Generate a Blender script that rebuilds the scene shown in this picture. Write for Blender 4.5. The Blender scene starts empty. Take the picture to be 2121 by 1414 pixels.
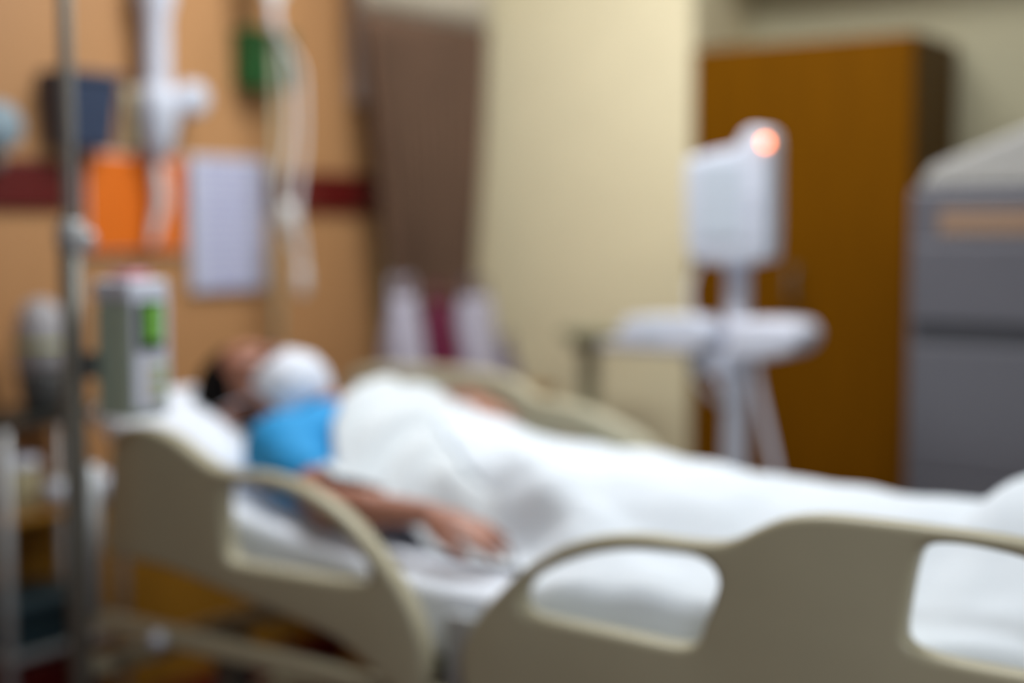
import bpy, bmesh, math, random
from mathutils import Vector, Matrix, noise
from mathutils.geometry import delaunay_2d_cdt
random.seed(7)
S = bpy.context.scene
COL = S.collection

# ------------------------------------------------------------------ camera
# room axes: +X runs along the head wall away from the camera, +Y points into the head wall
cd = bpy.data.cameras.new('camera'); cam = bpy.data.objects.new('camera', cd); COL.objects.link(cam)
cd.sensor_width = 36.0; cd.lens = 50.0; cd.clip_start = .05
cam.location = (-1.734, -2.515, 1.25)
fwd = Vector((.823, .568, 0)).normalized() * math.cos(.0803) + Vector((0, 0, -math.sin(.0803)))
cam.rotation_euler = fwd.to_track_quat('-Z', 'Y').to_euler()
cd.dof.use_dof = True; cd.dof.focus_distance = 1.36; cd.dof.aperture_fstop = 1.05
S.camera = cam

# ------------------------------------------------------------------ world + exposure
w = bpy.data.worlds.new('ward_light'); S.world = w; w.use_nodes = True
bg = w.node_tree.nodes['Background']; bg.inputs[0].default_value = (.80, .90, 1.0, 1); bg.inputs[1].default_value = .32
S.view_settings.view_transform = 'Standard'; S.view_settings.look = 'None'
S.view_settings.gamma = 1; S.view_settings.use_curve_mapping = False
S.view_settings.exposure = 0.0
CEIL = 2.62
LAMPS = [(.72, -1.05, 36, 1.0), (-1.6, -3.3, 30, 1.0)]        # ceiling luminaires: x, y, watts

# ------------------------------------------------------------------ helpers
def lin(c):
    return tuple((v/255/12.92 if v/255 <= .04045 else ((v/255+.055)/1.055)**2.4) for v in c)
M = {}
def mat(name, rgb, rough=.5, metal=0., var=.0, scale=8., bump=0., bscale=60., emit=None, spec=None, stretch=None, trans=0., sss=0.):
    m = bpy.data.materials.new(name); m.use_nodes = True; nt = m.node_tree; b = nt.nodes['Principled BSDF']
    c = lin(rgb) + (1,)
    b.inputs['Base Color'].default_value = c; b.inputs['Roughness'].default_value = rough; b.inputs['Metallic'].default_value = metal
    if spec is not None: b.inputs['Specular IOR Level'].default_value = spec
    if trans: b.inputs['Transmission Weight'].default_value = trans
    if sss:
        b.inputs['Subsurface Weight'].default_value = sss; b.inputs['Subsurface Radius'].default_value = (.012, .005, .003)
    tc = nt.nodes.new('ShaderNodeTexCoord'); mp = nt.nodes.new('ShaderNodeMapping'); nt.links.new(tc.outputs['Object'], mp.inputs[0])
    if stretch: mp.inputs['Scale'].default_value = stretch
    n = nt.nodes.new('ShaderNodeTexNoise'); n.inputs['Scale'].default_value = scale; n.inputs['Detail'].default_value = 4
    nt.links.new(mp.outputs[0], n.inputs['Vector'])
    r = nt.nodes.new('ShaderNodeValToRGB'); r.color_ramp.elements[0].position = .3; r.color_ramp.elements[1].position = .7
    r.color_ramp.elements[0].color = tuple(v*(1-var) for v in c[:3]) + (1,)
    r.color_ramp.elements[1].color = tuple(min(1, v*(1+var*.6)) for v in c[:3]) + (1,)
    nt.links.new(n.outputs[0], r.inputs[0]); nt.links.new(r.outputs[0], b.inputs['Base Color'])
    if bump:
        n2 = nt.nodes.new('ShaderNodeTexNoise'); n2.inputs['Scale'].default_value = bscale; nt.links.new(mp.outputs[0], n2.inputs['Vector'])
        bp = nt.nodes.new('ShaderNodeBump'); bp.inputs['Strength'].default_value = bump; bp.inputs['Distance'].default_value = .004
        nt.links.new(n2.outputs[0], bp.inputs['Height']); nt.links.new(bp.outputs[0], b.inputs['Normal'])
    if emit:
        b.inputs['Emission Color'].default_value = lin(emit[0]) + (1,); b.inputs['Emission Strength'].default_value = emit[1]
    M[name] = m; return m

mat('laminate_orange', (184, 136, 90), .5, var=.05, scale=3, stretch=(6, 1, 1))
mat('laminate_maroon', (92, 14, 12), .4, var=.08)
mat('wood_golden', (150, 104, 24), .5, var=.14, scale=5, stretch=(1, 10, 1))
mat('wood_golden_front', (108, 66, 0), .7, spec=.05, var=.12, scale=4, stretch=(1, 8, .7))
mat('wood_side', (92, 62, 4), .55, spec=.2, var=.12, scale=4, stretch=(8, 1, .7))
mat('wall_cream', (226, 214, 178), .8, var=.02, bump=.1)
mat('wall_cream_shaded', (176, 169, 140), .8, var=.02, bump=.1)  # cream wall made greyer and darker, alcove shade painted into the colour
mat('ceiling_white', (232, 230, 222), .9)
mat('floor_brown', (92, 48, 34), .35, var=.15, scale=6)
mat('bed_plastic', (178, 172, 146), .42, var=.03)
mat('steel', (172, 172, 164), .4, .3, var=.06)
mat('steel_dark', (104, 102, 94), .45, .3, var=.08)
mat('steel_pale', (178, 182, 184), .4, .3, var=.04)
mat('rubber', (38, 38, 40), .7)
mat('linen', (230, 237, 248), .85, var=.02, bump=.15, bscale=250)
mat('linen_chest', (212, 219, 224), .85, var=.02, bump=.15, bscale=250)
mat('blanket_white', (222, 231, 240), .9, var=.0, bump=.08, bscale=90)
mat('mattress_blue', (176, 190, 210), .6, var=.03)
mat('deck_grey', (122, 124, 112), .5)
mat('skin', (164, 112, 92), .5, var=.06, scale=20, sss=.1)
mat('hair_black', (12, 9, 8), .85, spec=.1, var=.3, scale=60, stretch=(6, 1, 1), bump=.6, bscale=150)
mat('mask_white', (226, 232, 244), .8)
mat('gown_blue', (36, 150, 214), .8, var=.06, bump=.2, bscale=200)
mat('gown_navy', (40, 84, 150), .8, var=.06)
mat('curtain_brown', (118, 90, 70), .8, var=.12, scale=5, bump=.3, bscale=180)
mat('curtain_mesh', (206, 196, 176), .8)
mat('white_plastic', (208, 214, 228), .4)
mat('white_matt', (214, 218, 232), .6)
mat('pale_yellow', (214, 206, 166), .5)
mat('navy_plastic', (48, 62, 88), .5, var=.05)
mat('blue_grey', (136, 156, 168), .5)
mat('green_box', (6, 84, 36), .45)
mat('green_dark', (30, 78, 58), .5)
mat('paper_orange', (222, 108, 0), .6)
mat('grey_plastic', (168, 166, 170), .5, var=.06)
mat('grey_dark_plastic', (86, 88, 88), .5)
mat('grey_strip', (176, 166, 162), .5)
mat('pump_side', (176, 196, 178), .5, var=.06)
mat('screen_green', (110, 160, 70), .3, emit=((96, 160, 60), .25))
mat('screen_dark', (26, 38, 34), .25)
mat('screen_grey', (196, 206, 218), .3)
mat('pink_plastic', (222, 150, 168), .5)
mat('yellow_green', (176, 178, 60), .5)
mat('bag_white', (176, 172, 188), .5, var=.06, scale=20)
mat('bag_maroon', (96, 0, 50), .55, var=.1)
mat('bag_dark', (92, 82, 104), .6)
mat('cart_grey', (100, 99, 106), .35, .1, var=.03)
mat('cart_top', (166, 164, 160), .4)
mat('cart_beige', (146, 118, 96), .5)
mat('cart_slot', (58, 58, 64), .5)
mat('frame_olive', (150, 148, 120), .5, .1)
mat('tube_clear', (226, 224, 222), .35)
mat('black_top', (34, 36, 32), .4)
mat('light_orange', (255, 110, 20), .4, emit=((255, 122, 0), 16.))
mat('teal_plastic', (40, 66, 76), .5)
mat('lamp_panel', (250, 250, 250), .5, emit=((255, 250, 242), 3.))

def paper_mat():
    m = bpy.data.materials.new('paper_print'); m.use_nodes = True; nt = m.node_tree; b = nt.nodes['Principled BSDF']
    b.inputs['Roughness'].default_value = .6
    tc = nt.nodes.new('ShaderNodeTexCoord'); sp = nt.nodes.new('ShaderNodeSeparateXYZ'); nt.links.new(tc.outputs['Object'], sp.inputs[0])
    wv = nt.nodes.new('ShaderNodeMath'); wv.operation = 'MULTIPLY'; wv.inputs[1].default_value = 2*math.pi/.021; nt.links.new(sp.outputs['Z'], wv.inputs[0])
    sn = nt.nodes.new('ShaderNodeMath'); sn.operation = 'SINE'; nt.links.new(wv.outputs[0], sn.inputs[0])
    gt = nt.nodes.new('ShaderNodeMath'); gt.operation = 'GREATER_THAN'; gt.inputs[1].default_value = .25; nt.links.new(sn.outputs[0], gt.inputs[0])
    nz = nt.nodes.new('ShaderNodeTexNoise'); nz.inputs['Scale'].default_value = 90; nt.links.new(tc.outputs['Object'], nz.inputs['Vector'])
    g2 = nt.nodes.new('ShaderNodeMath'); g2.operation = 'GREATER_THAN'; g2.inputs[1].default_value = .47; nt.links.new(nz.outputs[0], g2.inputs[0])
    ab = nt.nodes.new('ShaderNodeMath'); ab.operation = 'ABSOLUTE'; nt.links.new(sp.outputs['X'], ab.inputs[0])
    lt = nt.nodes.new('ShaderNodeMath'); lt.operation = 'LESS_THAN'; lt.inputs[1].default_value = .095; nt.links.new(ab.outputs[0], lt.inputs[0])
    m1 = nt.nodes.new('ShaderNodeMath'); m1.operation = 'MULTIPLY'; nt.links.new(gt.outputs[0], m1.inputs[0]); nt.links.new(g2.outputs[0], m1.inputs[1])
    m2 = nt.nodes.new('ShaderNodeMath'); m2.operation = 'MULTIPLY'; nt.links.new(m1.outputs[0], m2.inputs[0]); nt.links.new(lt.outputs[0], m2.inputs[1])
    mx = nt.nodes.new('ShaderNodeMix'); mx.data_type = 'RGBA'; nt.links.new(m2.outputs[0], mx.inputs['Factor'])
    mx.inputs['A'].default_value = lin((194, 198, 220)) + (1,); mx.inputs['B'].default_value = lin((150, 150, 196)) + (1,)
    nt.links.new(mx.outputs['Result'], b.inputs['Base Color']); M['paper_print'] = m
paper_mat()

def link(name, me, m, parent=None, smooth=True, loc=None):
    if m:
        me.materials.clear(); me.materials.append(M[m] if isinstance(m, str) else m)
    for p in me.polygons: p.use_smooth = smooth
    o = bpy.data.objects.new(name, me); COL.objects.link(o)
    if loc: o.location = loc
    if parent:
        o.parent = parent
        o.matrix_parent_inverse = Matrix.Translation(-Vector(parent.location)) @ Matrix.Identity(4) if parent.type == 'EMPTY' else Matrix.Identity(4)
        if parent.type == 'EMPTY' and parent.rotation_euler.z: raise ValueError
    return o
def ob(name, bm, m, parent=None, smooth=False, bevel=0., seg=2):
    me = bpy.data.meshes.new(name); bmesh.ops.recalc_face_normals(bm, faces=bm.faces); bm.to_mesh(me); bm.free()
    # every mesh keeps its own origin at its lower centre
    cs = [v.co for v in me.vertices]
    lo = Vector((min(c.x for c in cs), min(c.y for c in cs), min(c.z for c in cs))); hi = Vector((max(c.x for c in cs), max(c.y for c in cs), max(c.z for c in cs)))
    org = Vector(((lo.x+hi.x)/2, (lo.y+hi.y)/2, lo.z))
    me.transform(Matrix.Translation(-org))
    o = link(name, me, m, None, smooth, org)
    if parent:
        o.parent = parent; o.matrix_parent_inverse = Matrix.Translation(-world_loc(parent))
    if bevel:
        md = o.modifiers.new('bevel', 'BEVEL'); md.width = bevel; md.segments = seg; md.limit_method = 'ANGLE'; md.angle_limit = .6
        for p in me.polygons: p.use_smooth = True
        md.harden_normals = True
    return o
def world_loc(o):
    # objects here are never rotated at object level; location is stored in world terms because parent inverse cancels the parent
    return Vector(o.location)
def empty(name, loc, label=None, cat=None, group=None):
    o = bpy.data.objects.new(name, None); COL.objects.link(o); o.location = loc; o.empty_display_size = .05
    if label: tag(o, label, cat, group)
    return o
def tag(o, label, cat, group=None):
    o['label'] = label; o['category'] = cat
    if group: o['group'] = group
    return o
def struct(o):
    o['kind'] = 'structure'; return o

def box(bm, x0, x1, y0, y1, z0, z1, rot=None, piv=None):
    r = bmesh.ops.create_cube(bm, size=1); vs = r['verts']
    for v in vs:
        v.co = Vector(((x0+x1)/2 + v.co.x*(x1-x0), (y0+y1)/2 + v.co.y*(y1-y0), (z0+z1)/2 + v.co.z*(z1-z0)))
    if rot: bmesh.ops.rotate(bm, verts=vs, cent=piv, matrix=rot)
    return vs
def bx(name, dims, m, parent=None, bevel=.004, rot=None, piv=None):
    bm = bmesh.new(); box(bm, *dims, rot=rot, piv=piv); return ob(name, bm, m, parent, False, bevel)
def frame_from(d):
    d = d.normalized(); a = Vector((0, 0, 1)) if abs(d.z) < .9 else Vector((1, 0, 0))
    u = d.cross(a).normalized(); return u, d.cross(u).normalized()
def tube(bm, pts, r, n=12, caps=True):
    pts = [Vector(p) for p in pts]; rs = r if isinstance(r, (list, tuple)) else [r]*len(pts)
    rings = []; u = None
    for i, p in enumerate(pts):
        d = (pts[min(i+1, len(pts)-1)] - pts[max(i-1, 0)])
        if u is None: u, v = frame_from(d)
        else:
            dn = d.normalized(); u = (u - dn*u.dot(dn)).normalized(); v = dn.cross(u)
        rings.append([bm.verts.new(p + (u*math.cos(2*math.pi*k/n) + v*math.sin(2*math.pi*k/n))*rs[i]) for k in range(n)])
    for a, b in zip(rings, rings[1:]):
        for k in range(n): bm.faces.new((a[k], a[(k+1) % n], b[(k+1) % n], b[k]))
    if caps: bm.faces.new(rings[0][::-1]); bm.faces.new(rings[-1])
def smooth_path(pts, k=6):
    P = [Vector(p) for p in pts]; out = []
    for i in range(len(P)-1):
        p0, p1, p2, p3 = P[max(i-1, 0)], P[i], P[i+1], P[min(i+2, len(P)-1)]
        for j in range(k):
            t = j/k
            out.append(.5*((2*p1) + (p2-p0)*t + (2*p0-5*p1+4*p2-p3)*t*t + (3*p1-p0-3*p2+p3)*t**3))
    out.append(P[-1]); return out
def tb(name, pts, r, m, parent=None, n=12, sm=0):
    if sm:
        if isinstance(r, (list, tuple)): r = [r[i]+(r[i+1]-r[i])*j/sm for i in range(len(r)-1) for j in range(sm)] + [r[-1]]
        pts = smooth_path(pts, sm)
    bm = bmesh.new(); tube(bm, pts, r, n); return ob(name, bm, m, parent, True)
def lathe(bm, prof, cx, cy, n=28, sx=1, sy=1, axis='z', cz=0):
    rings = []
    for r, z in prof:
        ring = []
        for k in range(n):
            a = 2*math.pi*k/n; p = (r*math.cos(a)*sx, r*math.sin(a)*sy, z)
            if axis == 'x': p = (p[2], p[0], p[1])
            if axis == 'y': p = (p[0], p[2], p[1])
            ring.append(bm.verts.new((cx+p[0], cy+p[1], cz+p[2])))
        rings.append(ring)
    for a, b in zip(rings, rings[1:]):
        for k in range(n): bm.faces.new((a[k], a[(k+1) % n], b[(k+1) % n], b[k]))
    bm.faces.new(rings[0][::-1]); bm.faces.new(rings[-1])
def lt(name, prof, cx, cy, m, parent=None, **k):
    bm = bmesh.new(); lathe(bm, prof, cx, cy, **k); return ob(name, bm, m, parent, True)
def closed_smooth(pts, k=4):
    n = len(pts); out = []; P = [Vector((a, b, 0)) for a, b in pts]
    for i in range(n):
        p0, p1, p2, p3 = P[i-1], P[i], P[(i+1) % n], P[(i+2) % n]
        for j in range(k):
            t = j/k; out.append(.5*((2*p1)+(p2-p0)*t+(2*p0-5*p1+4*p2-p3)*t*t+(3*p1-p0-3*p2+p3)*t**3))
    return out
def inside(p, poly):
    c = False; n = len(poly)
    for i in range(n):
        a, b = poly[i], poly[i-1]
        if (a[1] > p[1]) != (b[1] > p[1]) and p[0] < (b[0]-a[0])*(p[1]-a[1])/(b[1]-a[1])+a[0]: c = not c
    return c
def plate(name, outlines, x, thick, bev, m, parent=None, k=4, normal='x'):
    """moulded panel with rounded rims: outlines as (t, z), t metres out from the head wall line; first is the rim, the rest are openings"""
    bm = bmesh.new(); loops = []; steps = 5
    def V(a, b, c): return bm.verts.new((x + c, -a, b) if normal == 'x' else (a, x + c, b))
    prof = [(bev*(1-math.cos(math.pi/2*(1-i/steps))) if 0 else bev*(1-math.sin(math.pi/2*i/steps)), -(thick/2-bev) - bev*math.cos(math.pi/2*i/steps)) for i in range(steps+1)]
    prof = prof + [(o, -c) for o, c in prof[::-1]]
    for w_, pts in enumerate(outlines):
        Q = [(p.x, p.y) for p in (closed_smooth(pts, k) if k > 1 else [Vector((a, b, 0)) for a, b in pts])]
        area = sum(Q[i-1][0]*Q[i][1]-Q[i][0]*Q[i-1][1] for i in range(len(Q)))
        if area < 0: Q = Q[::-1]
        n = len(Q); nor = []
        for i in range(n):
            d = Vector((Q[(i+1) % n][0]-Q[i-1][0], Q[(i+1) % n][1]-Q[i-1][1])).normalized(); nor.append(Vector((-d.y, d.x))*(1 if w_ == 0 else -1))
        rings = [[V(Q[i][0]+nor[i].x*o, Q[i][1]+nor[i].y*o, c) for i in range(n)] for o, c in prof]
        for a, b in zip(rings, rings[1:]):
            for i in range(n): bm.faces.new((a[i], a[(i+1) % n], b[(i+1) % n], b[i]))
        loops.append(([(Q[i][0]+nor[i].x*bev, Q[i][1]+nor[i].y*bev) for i in range(n)], rings[0], rings[-1]))
    P2 = [Vector(p) for L, _, _ in loops for p in L]; ed = []; st = 0
    for L, _, _ in loops: ed += [(st+i, st+(i+1) % len(L)) for i in range(len(L))]; st += len(L)
    vo, eo, fo, ov, oe, of_ = delaunay_2d_cdt(P2, ed, [], 0, 1e-6)
    lo = [v for _, a, _ in loops for v in a]; hi = [v for _, _, b in loops for v in b]
    for f in fo:
        c = [sum(vo[q][d] for q in f)/len(f) for d in (0, 1)]
        if not inside(c, loops[0][0]) or any(inside(c, L) for L, _, _ in loops[1:]): continue
        ids = [ov[q][0] if ov[q] else min(range(len(P2)), key=lambda e: (P2[e]-vo[q]).length_squared) for q in f]
        if len(set(ids)) < 3: continue
        for vs in (lo, hi):
            try: bm.faces.new([vs[q] for q in ids])
            except ValueError: pass
    r = ob(name, bm, m, parent, True)
    sh = r.modifiers.new('edge', 'EDGE_SPLIT'); sh.split_angle = .6
    return r

# ------------------------------------------------------------------ the room
HW = .20          # head wall plane
RX = 1.777        # right wall plane
ALC = 2.13        # back of the alcove beside the wardrobe
struct(bx('floor', (-4.5, 3.2, -5.5, HW+.12, -.1, 0), 'floor_brown', bevel=0))
struct(bx('ceiling', (-4.5, 3.2, -5.5, HW+.12, CEIL, CEIL+.1), 'ceiling_white', bevel=0))
wall_head = struct(bx('wall_head', (-4.5, RX+.5, HW, HW+.12, 0, CEIL), 'wall_cream', bevel=0))
seams = [-2.41, -1.81, -1.21, -.61, -.01, .59, 1.19, 1.50]
for a, b in zip(seams, seams[1:]):
    bx('upper_panel', (a+.002, b-.002, HW-.016, HW, 1.40, 2.4), 'laminate_orange', wall_head, .003)
    bx('middle_panel', (a+.002, b-.002, HW-.016, HW, .64, 1.285), 'laminate_orange', wall_head, .003)
    bx('lower_panel', (a+.002, b-.002, HW-.022, HW, .104, .636), 'wood_golden', wall_head, .003)
struct(bx('trim_1', (-2.41, 1.497, HW-.030, HW, 1.288, 1.397), 'laminate_maroon', bevel=.006))
struct(bx('trim_2', (-2.41, 1.497, HW-.034, HW, 0, .100), 'laminate_maroon', bevel=.006))
struct(bx('wall_right', (RX, ALC+.12, -.688, HW, 0, CEIL), 'wall_cream', bevel=.004))
struct(bx('wall_alcove', (ALC, ALC+.12, -5.5, -.688, 0, CEIL), 'wall_cream_shaded', bevel=0))
struct(bx('wall_shade_block', (RX-.02, ALC, -5.5, -.69, 2.04, CEIL), 'wall_cream', bevel=.004))  # unseen block added over the alcove to hold lamp light off its wall
struct(bx('baseboard_right', (RX-.014, RX, -.688, HW-.036, 0, .10), 'laminate_maroon', bevel=.003))

for lx, ly, watt, s in LAMPS:
    L = empty('ceiling_light', (lx, ly, CEIL-.05), 'flush ceiling light panel above the bed' if lx > 0 else 'flush ceiling light panel behind the camera, clear of the bed', 'ceiling light', 'ceiling light panels')
    bm = bmesh.new()
    for d in ((-.32, .32, -.62, -.6), (-.32, .32, .6, .62), (-.32, -.3, -.6, .6), (.3, .32, -.6, .6)): box(bm, lx+d[0], lx+d[1], ly+d[2], ly+d[3], CEIL-.05, CEIL)
    ob('housing', bm, 'white_matt', L)
    bx('diffuser', (lx-.3, lx+.3, ly-.6, ly+.6, CEIL-.03, CEIL-.02), 'lamp_panel', L, 0)
    ld = bpy.data.lights.new('lamp', 'AREA'); ld.shape = 'RECTANGLE'; ld.size = .6; ld.size_y = 1.2; ld.energy = watt; ld.color = (.94, .975, 1.0)
    lo = bpy.data.objects.new('lamp', ld); COL.objects.link(lo); lo.location = (lx, ly, CEIL-.055)
    lo.parent = L; lo.matrix_parent_inverse = Matrix.Translation(-Vector(L.location))

# ------------------------------------------------------------------ wardrobe in the alcove
WY0, WY1 = -.692, -1.305
wd = empty('wardrobe', (RX+.17, (WY0+WY1)/2, 0), 'tall golden brown wooden wardrobe standing between cream wall and grey cart', 'wardrobe')
bx('carcass', (RX+.022, ALC-.01, WY1, WY0, .06, 1.735), 'wood_side', wd, .004)
bx('plinth', (RX+.04, ALC-.02, WY1+.02, WY0-.02, 0, .06), 'wood_golden', wd, .002)
door = bx('door', (RX, RX+.020, WY1+.002, WY0-.002, .065, 1.732), 'wood_golden_front', wd, .003)
hb = bmesh.new(); tube(hb, smooth_path([(RX, -1.0, 1.14), (RX-.03, -1.0, 1.13), (RX-.03, -1.0, 1.06), (RX, -1.0, 1.05)], 5), .007)
ob('handle', hb, 'steel_dark', door, True)

# ------------------------------------------------------------------ hospital bed
def mz(t):                                  # mattress top: back section raised
    s = 1.05 - t; k = .08
    return .672 + .17*(.5*(s + math.sqrt(s*s + k*k)) - .01)
bed = empty('hospital_bed', (.42, -1.25, 0), 'cream hospital bed with moulded side rails and the back section raised', 'bed')
headrail_out = [(.408,.650),(.415,.73),(.425,.813),(.435,.862),(.458,.884),(.500,.891),(.548,.889),(.597,.878),(.644,.857),(.688,.838),(.730,.831),(.786,.834),(.853,.831),(.918,.817),(.982,.791),(1.033,.758),(1.083,.713),(1.122,.668),(1.149,.620),(1.162,.575),(1.160,.535),(1.140,.508),(1.095,.515),(1.045,.545),(.969,.578),(.86,.597),(.746,.614),(.626,.632),(.551,.641),(.470,.642)]
headrail_hole = [(.722,.796),(.760,.809),(.81,.810),(.868,.804),(.929,.788),(.978,.764),(1.019,.733),(1.046,.705),(1.048,.688),(1.030,.677),(.97,.674),(.862,.674),(.758,.674),(.731,.683),(.722,.72)]
footrail_out = [(1.236,.548),(1.234,.600),(1.258,.650),(1.291,.690),(1.335,.733),(1.379,.765),(1.429,.792),(1.486,.810),(1.549,.819),(1.61,.820),(1.665,.824),(1.696,.835),(1.726,.852),(1.76,.868),(1.80,.877),(1.85,.880),(1.95,.880),(2.06,.878),(2.14,.868),(2.20,.84),(2.24,.79),(2.26,.72),(2.27,.64),(2.265,.56),(2.24,.535),(2.1,.53),(1.9,.53),(1.6,.53),(1.35,.53),(1.26,.532)]
footrail_hole = [(1.344,.700),(1.361,.729),(1.404,.756),(1.462,.780),(1.526,.795),(1.588,.800),(1.630,.800),(1.655,.791),(1.667,.772),(1.662,.748),(1.649,.714),(1.640,.688),(1.622,.674),(1.589,.671),(1.519,.673),(1.438,.674),(1.372,.675),(1.349,.682)]
footrail_hole2 = [(1.946,.850),(1.968,.861),(2.02,.862),(2.085,.852),(2.13,.825),(2.15,.78),(2.14,.73),(2.10,.716),(2.0,.716),(1.952,.720),(1.930,.730),(1.926,.748),(1.930,.783),(1.937,.825)]
plate('side_rail', [headrail_out, headrail_hole], 0, .040, .012, 'bed_plastic', bed)
plate('side_rail', [footrail_out, footrail_hole, footrail_hole2], 0, .040, .012, 'bed_plastic', bed)
FX = .83
far_out = [(.285,.62),(.268,.80),(.272,.862),(.290,.890),(.335,.908),(.45,.918),(.585,.921),(.70,.915),(.772,.894),(.815,.870),(.875,.866),(.955,.852),(1.036,.825),(1.092,.797),(1.13,.75),(1.16,.66),(1.16,.56),(1.12,.52),(.95,.57),(.7,.60),(.45,.61)]
far_out = [(a, b+.012*(b > .7)) for a, b in far_out]
plate('side_rail', [far_out, [(.83,.70),(.86,.80),(.92,.81),(.99,.79),(1.05,.74),(1.04,.69),(.95,.68)]], FX, .040, .012, 'bed_plastic', bed)
plate('side_rail', [[(a, b-.30) for a, b in footrail_out], [(a, b-.30) for a, b in footrail_hole], [(a, b-.30) for a, b in footrail_hole2]], FX, .040, .012, 'bed_plastic', bed)
for x in (.03, FX-.03):
    bx('side_beam', (x-.016, x+.016, -2.30, -.26, .478, .516), 'bed_plastic', bed, .008)
bx('cross_beam', (.03, FX-.03, -.30, -.262, .37, .41), 'bed_plastic', bed, .006)
bx('cross_beam', (.03, FX-.03, -2.30, -2.262, .478, .516), 'bed_plastic', bed, .006)
tb('corner_post', [(.012, -.338, .51), (.012, -.338, .80)], .016, 'steel_pale', bed)
tb('corner_post', [(FX-.012, -.338, .51), (FX-.012, -.338, .80)], .016, 'steel_pale', bed)
for x in (.036, FX-.036): bx('rail_support', (x-.012, x+.012, -1.222, -1.172, .40, .640), 'steel_pale', bed, .006)
kn = bmesh.new(); bmesh.ops.create_uvsphere(kn, u_segments=16, v_segments=10, radius=.016, matrix=Matrix.Translation((.008, -.520, .492)))
ob('release_knob', kn, 'white_plastic', bed, True)
def slab(name, t0, t1, off0, off1, x0, x1, m, parent, bevel=.01, n=30, xs=2):
    bm = bmesh.new(); top = []; bot = []
    for i in range(n+1):
        t = t0 + (t1-t0)*i/n
        top.append([bm.verts.new((x0+(x1-x0)*j/(xs-1), -t, mz(t)+off1)) for j in range(xs)])
        bot.append([bm.verts.new((x0+(x1-x0)*j/(xs-1), -t, mz(t)+off0)) for j in range(xs)])
    for i in range(n):
        for j in range(xs-1):
            bm.faces.new((top[i][j], top[i][j+1], top[i+1][j+1], top[i+1][j])); bm.faces.new((bot[i][j], bot[i+1][j], bot[i+1][j+1], bot[i][j+1]))
        bm.faces.new((top[i][0], top[i+1][0], bot[i+1][0], bot[i][0])); bm.faces.new((top[i][-1], bot[i][-1], bot[i+1][-1], top[i+1][-1]))
    for i in (0, n):
        for j in range(xs-1): bm.faces.new((top[i][j], bot[i][j], bot[i][j+1], top[i][j+1]))
    return ob(name, bm, m, parent, False, bevel, 4)
slab('back_deck', .34, 1.0, -.150, -.126, .07, FX-.07, 'deck_grey', bed, .004)
slab('leg_deck', 1.02, 2.2, -.150, -.126, .07, FX-.07, 'deck_grey', bed, .004)
for y in (-.62, -1.95):
    for x in (.10, FX-.10): bx('lift_arm', (x-.02, x+.02, y-.03, y+.03, .24, .50), 'steel_dark', bed, .005)
bx('base_frame', (.08, .14, -2.1, -.45, .18, .24), 'deck_grey', bed, .008)
bx('base_frame', (FX-.14, FX-.08, -2.1, -.45, .18, .24), 'deck_grey', bed, .008)
bx('base_cross', (.08, FX-.08, -.67, -.58, .19, .25), 'deck_grey', bed, .008)
bx('base_cross', (.08, FX-.08, -2.0, -1.91, .19, .25), 'deck_grey', bed, .008)
bx('motor_box', (.30, .52, -1.15, -.80, .26, .40), 'deck_grey', bed, .015)
for x in (.11, FX-.11):
    for y in (-.50, -2.05):
        c = tb('castor', [(x, y, .18), (x, y, .125), (x+.0, y-.02, .10)], .016, 'steel', bed)
        lt('wheel', [(.004, -.018), (.052, -.016), (.060, -.008), (.060, .008), (.052, .016), (.004, .018)], x, y-.02, 'rubber', c, axis='x', cz=.060)
plate('foot_board', [[(.02,.50),(.0,.70),(.03,.88),(.12,.93),(.42,.95),(.71,.93),(.80,.88),(.83,.70),(.81,.50)]], -2.36, .04, .012, 'bed_plastic', bed, normal='y')
tag(slab('mattress', .33, 2.26, -.124, 0, .060, FX-.06, 'linen', None, .028), 'long mattress in a pale fitted sheet lying on the hospital bed', 'mattress')

# pillow
def pillow(name, c, L, W, H, m, rot):
    bm = bmesh.new(); n = 28; V = {}
    for s in (1, -1):
        for i in range(n+1):
            for j in range(n+1):
                a = -1+2*i/n; b = -1+2*j/n
                if s < 0 and (i in (0, n) or j in (0, n)): V[s, i, j] = V[1, i, j]; continue
                e = (max(0, 1-abs(a)**3.2)*max(0, 1-abs(b)**3.2))**.5
                nz = noise.noise(Vector((a*1.8, b*1.8, s*3)))*.16
                ax = a*(1-.07*(b*b)*abs(a)); by = b*(1-.07*(a*a)*abs(b))
                dent = 1 - .55*math.exp(-((a-.05)**2/.10 + (b-.15)**2/.30)) if s > 0 else .7
                V[s, i, j] = bm.verts.new((ax*L/2, by*W/2, s*H/2*e*(1+nz)*dent))
    for s in (1, -1):
        for i in range(n):
            for j in range(n):
                f = (V[s, i, j], V[s, i+1, j], V[s, i+1, j+1], V[s, i, j+1]); bm.faces.new(f if s > 0 else f[::-1])
    bmesh.ops.transform(bm, verts=bm.verts, matrix=Matrix.Translation(c) @ rot)
    return ob(name, bm, m, None, True)
tag(pillow('pillow', Vector((.37, -.372, .818)), .58, .36, .135, 'linen', Matrix.Rotation(.40, 4, 'X')), 'white pillow under the head of the masked patient', 'pillow')

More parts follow.
